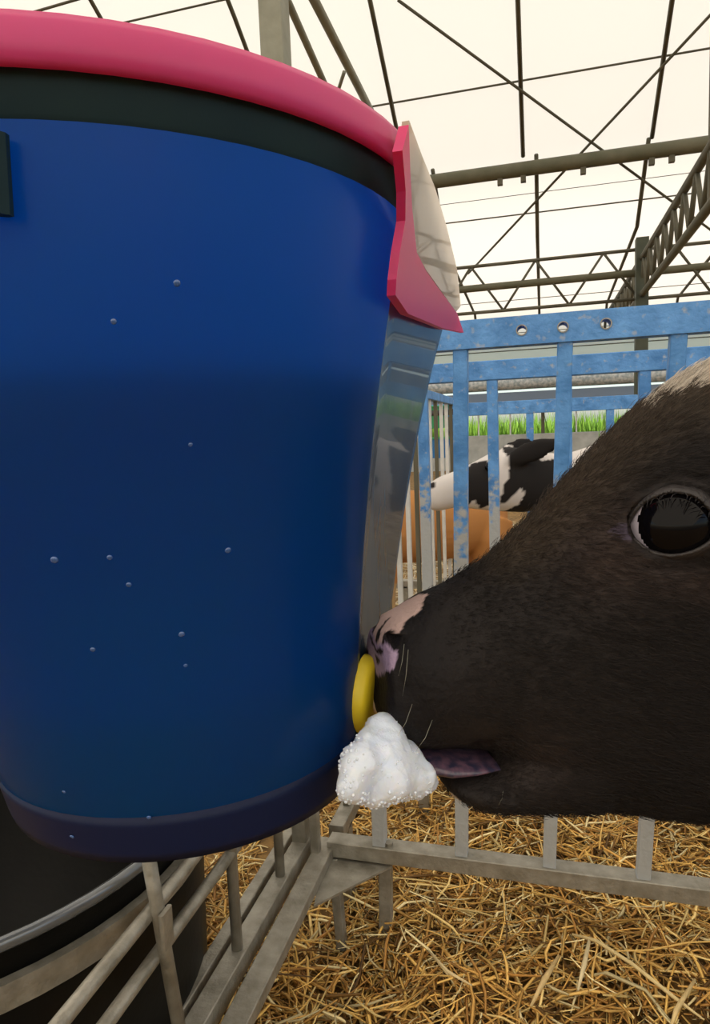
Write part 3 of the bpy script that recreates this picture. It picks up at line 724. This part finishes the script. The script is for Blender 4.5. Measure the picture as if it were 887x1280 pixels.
paint(inpoly(mx_, my_, [(455, 800), (482, 806), (499, 818), (496, 836), (480, 842), (455, 850)]) & head, (.32, .24, .36))
for cx_, cy_, r_ in ((470, 826, 5), (475, 814, 4), (487, 797, 9), (492, 802, 6)): paint((np.hypot(px-cx_, py-cy_) < r_) & head, (.012, .009, .010))
paint(inpoly(mx_, my_, [(528, 978), (550, 984), (572, 996), (576, 1010), (520, 1010)]) & head, (.45, .38, .32))
paint(inpoly(px, py, [(786, 650), (800, 612), (840, 600), (900, 612), (900, 700), (840, 708), (800, 695), (780, 672)]) & head, (.012, .010, .010), .75)
paint(inpoly(px, py, [(758, 664), (772, 654), (790, 652), (790, 676), (775, 674)]) & head, (.07, .055, .085), .8)
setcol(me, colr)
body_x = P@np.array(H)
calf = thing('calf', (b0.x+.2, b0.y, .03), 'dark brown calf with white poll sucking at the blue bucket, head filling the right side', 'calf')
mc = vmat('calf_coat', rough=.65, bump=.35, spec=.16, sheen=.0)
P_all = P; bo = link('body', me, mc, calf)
# eye
bvh = BVHTree.FromPolygons([tuple(v) for v in P[:]], [tuple(p_.vertices) for p_ in me.polygons])
d = ray(838, 655).normalized()
hit = bvh.ray_cast(C, d)[0] or HP(838, 655, .05)
RE = .0205
lidp = []
for q in ((786, 663), (796, 640), (812, 626), (838, 617), (866, 622), (886, 640), (894, 660), (884, 676), (862, 688), (836, 692), (812, 686), (798, 676)): lidp.append(q)
surf = [bvh.ray_cast(C, ray(*q).normalized())[0] for q in ((800, 600), (840, 585), (900, 640), (780, 665), (838, 715))]
dist = sum(((s-C).length for s in surf if s))/max(1, len([s for s in surf if s]))
EC = C+d*(dist+.0125)
bm = bmesh.new(); bmesh.ops.create_uvsphere(bm, u_segments=128, v_segments=96, radius=RE); gaze = (-d*1.0+rt*.16).normalized()
me_ = bpy.data.meshes.new('eyeball')
for f in bm.faces:
    f.material_index = 1 if f.calc_center_median().normalized().dot(gaze) < math.cos(math.radians(51)) else 0
bmesh.ops.translate(bm, vec=EC, verts=bm.verts); bm.to_mesh(me_); bm.free(); me_.materials.append(M['eye']); me_.materials.append(M['sclera']); eye = link('eyeball', me_, None, calf)
def onsph(q, rr):
    dd = ray(*q).normalized(); oc = C-EC; b_ = oc.dot(dd); c_ = oc.length_squared-rr*rr; disc_ = b_*b_-c_
    return C+dd*(-b_-math.sqrt(max(disc_, 0)))
from mathutils.geometry import interpolate_bezier
def smoothloop(pts, k=4):
    n = len(pts); out = []
    for i in range(n):
        p0, p1, p2, p3 = (Vector(pts[(i+j-1) % n]) for j in range(4))
        for t_ in range(k):
            t = t_/k; out.append(tuple(.5*((2*p1)+(-p0+p2)*t+(2*p0-5*p1+4*p2-p3)*t*t+(-p0+3*p1-3*p2+p3)*t**3)))
    return out
lp = smoothloop(lidp)
# lid: a swept band from the eye surface out to the skin
def lidband():
    bm = bmesh.new(); prof = [(1.0, RE+.0002), (1.02, RE+.0016), (1.07, RE+.0021), (1.13, RE+.0014), (1.22, RE-.0014), (1.34, RE-.006)]
    rings = []
    for sc2, rr in prof:
        rg_ = []
        for q in lp:
            qx, qy = 840+(q[0]-840)*sc2, 655+(q[1]-655)*(sc2*1.06-.06)
            p = onsph(q, RE+.0002); dq = ray(qx, qy).normalized(); dep = (p-C).length
            base = dep-(rr-RE)
            rg_.append(bm.verts.new(C+dq*base))
        rings.append(rg_)
    n = len(lp)
    for A, B in zip(rings, rings[1:]):
        for k in range(n): bm.faces.new((A[k], A[(k+1) % n], B[(k+1) % n], B[k]))
    return bm
bmo('eyelid', lidband(), M['lid'], calf, True)
# lashes
bm = bmesh.new()
for k, q in enumerate(lp):
    if q[1] < 650 and q[0] > 800:
        for j in range(2):
            qq = (q[0]+random.uniform(-2, 2), q[1]); p = onsph(qq, RE+.002); dr = Vector(-d)*.006+UPV*random.uniform(-.002, .003)+H*random.uniform(-.004, .003)
            tube(bm, [p, p+dr*.6, p+dr+UPV*-.0015], [.00022, .00016, .00005], 4)
bmo('eyelashes', bm, M['lid'], calf, True).__setitem__('kind', 'stuff')
# tongue
bm = bmesh.new(); a = HP(515, 935, .014); b = HP(560, 948, .016); c_ = HP(600, 940, .018)
skinloft(bm, [(HP(514, 933, .004), UPV, S, .003, .003, .012, 2), (HP(524, 938, .006), UPV, S, .0050, .0050, .0170, 2), (HP(545, 941, .006), UPV, S, .0048, .0048, .0185, 2), (HP(575, 940, .006), UPV, S, .0035, .0035, .0180, 2), (HP(603, 937, .004), UPV, S, .002, .002, .018, 2)])
bmo('tongue', bm, M['tongue'], calf, True)
# whiskers
bm = bmesh.new()
for (q1, q2) in (((505, 805), (498, 845)), ((510, 812), (503, 870)), ((515, 880), (497, 920)), ((540, 900), (520, 938)), ((590, 960), (575, 1003)), ((630, 975), (620, 1012))):
    h_ = bvh.ray_cast(C, ray(*q1).normalized())[0]
    if h_:
        e = C+ray(*q2)*((h_-C).dot(fw)-.006); m_ = (h_+e)/2-fw*.004; tube(bm, [h_, m_, e], [.00014, .00011, .00004], 4)
bmo('whiskers', bm, M['post'], calf, True)['kind'] = 'stuff'
# short fur as hair strands on the near side of the head
furred = (px < 1250) & (py > 300) & (py < 1150) & ((P@np.array(H))-(np.array(Ncen)@np.array(H)) < .42)
vis = np.where(furred & (side > -.012) & (px < 1250) & (ed > 1.9) & (rng.random(len(px)) < np.clip((px-535)/70, 0, 1)**1.5+(py < 725)) & ~((px < 620) & (py > 900) & (py < 965)))[0]
NF = 110000; pick = rng.choice(vis, NF)
nrm = np.empty(len(me.vertices)*3, 'f'); me.vertices.foreach_get('normal', nrm); nrm = nrm.reshape(-1, 3)
rootp = P[pick]+rng.normal(0, .0009, (NF, 3)); nn = nrm[pick]; flow = np.array(H)*.95+np.array([0, 0, -.25]); flow = flow[None]+rng.normal(0, .22, (NF, 3))
# hair on the brow sweeps up and back
br = np.clip((650-py[pick])/150, 0, 1)[:, None]; flow = flow+br*np.array([0, 0, .55])
tan = flow-nn*np.sum(flow*nn, 1)[:, None]; tan /= np.linalg.norm(tan, axis=1)[:, None]
Ls = (.0026+.0040*rng.random(NF))*(.35+1.0*np.clip((px[pick]-540)/280, 0, 1))
Pts = np.stack([rootp-nn*.0003, rootp+tan*(Ls*.5)[:, None]+nn*(Ls*.09)[:, None], rootp+tan*Ls[:, None]+nn*(Ls*.07)[:, None]], 1)
hc_ = bpy.data.hair_curves.new('fur'); hc_.add_curves([3]*NF)
hc_.attributes['position'].data.foreach_set('vector', Pts.astype('f').ravel())
ra = hc_.attributes.get('radius') or hc_.attributes.new('radius', 'FLOAT', 'POINT')
ra.data.foreach_set('value', np.tile(np.array([.00011, .00009, .00002], 'f'), NF))
ca = hc_.attributes.new('fcol', 'FLOAT_COLOR', 'CURVE'); fc = np.ones((NF, 4), 'f'); fc[:, :3] = np.clip(colr[pick]*(rng.uniform(.4, 1.15, NF)[:, None]), 0, .8); ca.data.foreach_set('color', fc.ravel())
hc_.materials.append(vmat('fur', 'fcol', rough=.6, spec=.2))
fo = bpy.data.objects.new('fur', hc_); col.objects.link(fo); fo.parent = calf; fo.matrix_parent_inverse = Matrix.Translation(-Vector(calf.location)); fo['kind'] = 'stuff'

# --- milk foam between teat and mouth
bm = bmesh.new()
def fb(px_, py_, r_, dep): blob(bm, C+ray(px_, py_)*dep, r_/850*dep, r_/850*dep*1.0, r_/850*dep)
for a in ((474, 908, 14, .308), (454, 940, 18, .295), (458, 926, 16, .298), (446, 948, 15, .289), (466, 925, 20, .302), (490, 930, 22, .308), (512, 950, 18, .31), (480, 925, 30, .31), (455, 965, 28, .295), (495, 955, 34, .31), (442, 985, 20, .285), (470, 985, 24, .295), (500, 975, 28, .305), (525, 972, 22, .31), (538, 980, 13, .315), (430, 998, 9, .28), (450, 1000, 10, .285), (480, 900, 12, .31), (505, 938, 18, .312), (436, 960, 13, .285), (468, 944, 27, .302), (475, 950, 36, .302), (480, 970, 36, .30), (450, 950, 24, .29), (440, 975, 18, .283), (515, 968, 26, .31), (432, 985, 14, .281), (520, 985, 16, .31), (450, 960, 14, .288)): fb(*a)
fm = remeshed(bm, .0011, 40, 'milk_foam'); Pf = coords(fm); nf_ = np.empty(len(fm.vertices)*3, 'f'); fm.vertices.foreach_get('normal', nf_); nf_ = nf_.reshape(-1, 3)
Pf += nf_*(fbm(Pf, 110)*.0016+fbm(Pf, 300)*.0007+fbm(Pf, 900)*.0003)[:, None]; fm.vertices.foreach_set('co', Pf.astype('f').ravel())
foam = link('milk_foam', fm, mat('foam', (.80, .84, .93), .35, sss=.8, coat=.3, noise_amt=.3, nscale=60, c2=(.66, .75, .93), bump=.15, bscale=900)); tag(foam, 'white milk foam dripping between the yellow collar and the calf mouth', 'foam')  # bluish tints put the blue glow on white foam into its colour
bm = bmesh.new(); cam_side = np.where((nf_@F_ < .15))[0]
for vi in rng.choice(cam_side, 420):
    x_, y_ = projn(Pf[vi:vi+1]); edge = x_[0] < 452-(y_[0]-905)*.12 or y_[0] > 990
    if not edge and random.random() > .3: continue
    s_b = bmesh.ops.create_icosphere(bm, subdivisions=2, radius=random.uniform(.0003, .0009 if edge else .0005))['verts']; bmesh.ops.translate(bm, vec=Vector(Pf[vi]), verts=s_b)
o = bmo('bubbles', bm, mat('bubble', (.68, .74, .84), .12, coat=.6), None, True); o.parent = foam; o['kind'] = 'stuff'

# --- background calves
def far_calf(label, loc, yawd, sc, coat, headpitch=0, headz=0, hyaw=0, hl=1.0, nk=0, hh=1.0, eb=0):
    bm = bmesh.new(); T = Matrix.Translation(loc)@Matrix.Rotation(math.radians(yawd), 4, 'Z')@Matrix.Scale(sc, 4); calf_body(bm, T)
    Hm = T@Matrix.Translation((-.26, 0, .86+headz))@Matrix.Rotation(math.radians(hyaw), 4, 'Z')@Matrix.Rotation(math.radians(headpitch), 4, 'Y')
    X = lambda x, y, z: Hm@Vector((x*hl, y, z)); Sd = (Hm.to_3x3()@Vector((0, 1, 0))).normalized(); Ud = (Hm.to_3x3()@Vector((0, 0, 1))).normalized()
    st = [(-.375, -.075, .018, .018), (-.365, -.07, .035, .034), (-.33, -.06, .046, .042), (-.28, -.045, .048, .04), (-.22, -.03, .058, .046), (-.15, -.012, .075, .06), (-.08, 0, .085, .068), (-.01, .0, .085, .068), (.05, -.005, .075, .06)]
    skinloft(bm, [(X(x, 0, z-h*(hh-1)*.8), Ud, Sd, h*hh*sc, h*hh*sc, w_*sc, 2.3) for x, z, h, w_ in st])
    a = X(0, 0, -.01); b = T@Vector((.06, 0, .71)); Sb = (T.to_3x3()@Vector((0, 1, 0))).normalized()
    skinloft(bm, [(a, UPV, Sd, .085*sc, .085*sc, .06*sc, 2.2), (a.lerp(b, .4), UPV, Sb, (.10+nk*.4)*sc, .10*sc, .07*sc, 2.2), (a.lerp(b, .75), UPV, Sb, (.13+nk)*sc, (.13+nk)*sc, .09*sc, 2.2), (b, UPV, Sb, (.16+nk)*sc, (.16+nk)*sc, .11*sc, 2.2)])
    for s in (-1, 1):
        e0 = X(-.01-eb, s*.055, .05); e1 = X(.05+eb*.1, s*(.17-eb*.6), .06+eb*.5)
        dr = (e1-e0).normalized(); sd_ = dr.cross(UPV).normalized()
        skinloft(bm, [(e0.lerp(e1, t_), UPV, sd_, a_*sc, a_*sc, b_*sc, 2) for t_, a_, b_ in ((0, .016, .012), (.3, .034, .012), (.65, .036, .01), (.9, .02, .007), (1, .006, .004))])
    me = remeshed(bm, .009, 3, 'calf'); Pw = coords(me); Ti = np.array(T.inverted()); Hi = np.array(Hm.inverted())
    Pl = Pw@Ti[:3, :3].T+Ti[:3, 3]; Ph = Pw@Hi[:3, :3].T+Hi[:3, 3]
    setcol(me, coat(Pw, Pl, Ph)); t = thing('calf', Vector(loc), label, 'calf')
    link('body', me, M.setdefault('coat2', vmat('calf_coat_far', rough=.75, spec=.2)), t)
    for s in (-1, 1):
        bm = bmesh.new(); bmesh.ops.create_uvsphere(bm, u_segments=16, v_segments=10, radius=.016*sc); bmesh.ops.translate(bm, vec=X(-.165, s*.05, .025), verts=bm.verts); bmo('eyeball', bm, M['eye'], t, True)
    return t
def coatA(Pw, Pl, Ph):
    c = np.tile(np.array([.66, .62, .60]), (len(Pw), 1)); x, y = projn(Pw); n = fbm(Pw, 9)*10; x = x+n; y = y+n
    xm = Ph[:, 0]; zm = Ph[:, 2]
    blk = ((Pl[:, 0] > -.02) & (Pl[:, 2] > .3))
    hd = Pl[:, 0] < .05
    blk |= hd & inpoly(x, y, [(580, 592), (590, 580), (613, 578), (613, 628), (598, 634), (592, 625), (580, 630)])
    blk |= hd & inpoly(x, y, [(622, 600), (632, 590), (634, 570), (628, 560), (676, 555), (676, 578), (700, 570), (700, 700), (645, 670), (627, 655), (628, 640), (640, 635), (650, 625), (655, 612), (645, 608), (632, 622), (622, 630)])
    c[blk] = (.016, .014, .014)
    c[(np.abs(Ph[:, 1]) > .068) & (Ph[:, 0] > -.13) & (Pl[:, 0] < .0)] = (.014, .012, .012)
    nose = (Ph[:, 0] < -.345); c[nose] = (.48, .33, .33)
    c[(np.hypot(projn(Pw)[0]-540, projn(Pw)[1]-607) < 4)] = (.02, .015, .015)
    return c
A = ony(537, 617, 2.06)
sc = .98
# muzzle tip sits at local (-.26-.375, 0, .86-.07): place the body so that the tip lands on A
yw = 15.6+6
tip = Matrix.Rotation(math.radians(yw), 4, 'Z')@Vector(((-.26-.37*.86)*sc, 0, 0))
far_calf('white and black spotted calf with a black eye patch behind the blue bars, facing left', (A.x-tip.x, A.y-tip.y, max(.0, A.z-.82*sc)), yw, sc, coatA, headpitch=5, hl=.86, nk=.08, hh=1.2, eb=.10)
def coatB(Pw, Pl, Ph):
    c = np.tile(np.array([.50, .23, .075]), (len(Pw), 1)); c[Ph[:, 0] < .02] = (.62, .52, .40); c[(Pl[:, 2] < .40)] = (.55, .36, .18); c[(Pl[:, 2] < .14)] = (.5, .42, .3); return c
p = ony(590, 690, 3.0)
far_calf('tan brown calf with a cream face standing behind the spotted calf', (p.x-.42, p.y-.25, .03), 40, .86, coatB, headz=.02, hyaw=-20)
print('tris', sum(len(o.data.polygons) for o in bpy.data.objects if o.type == 'MESH'))
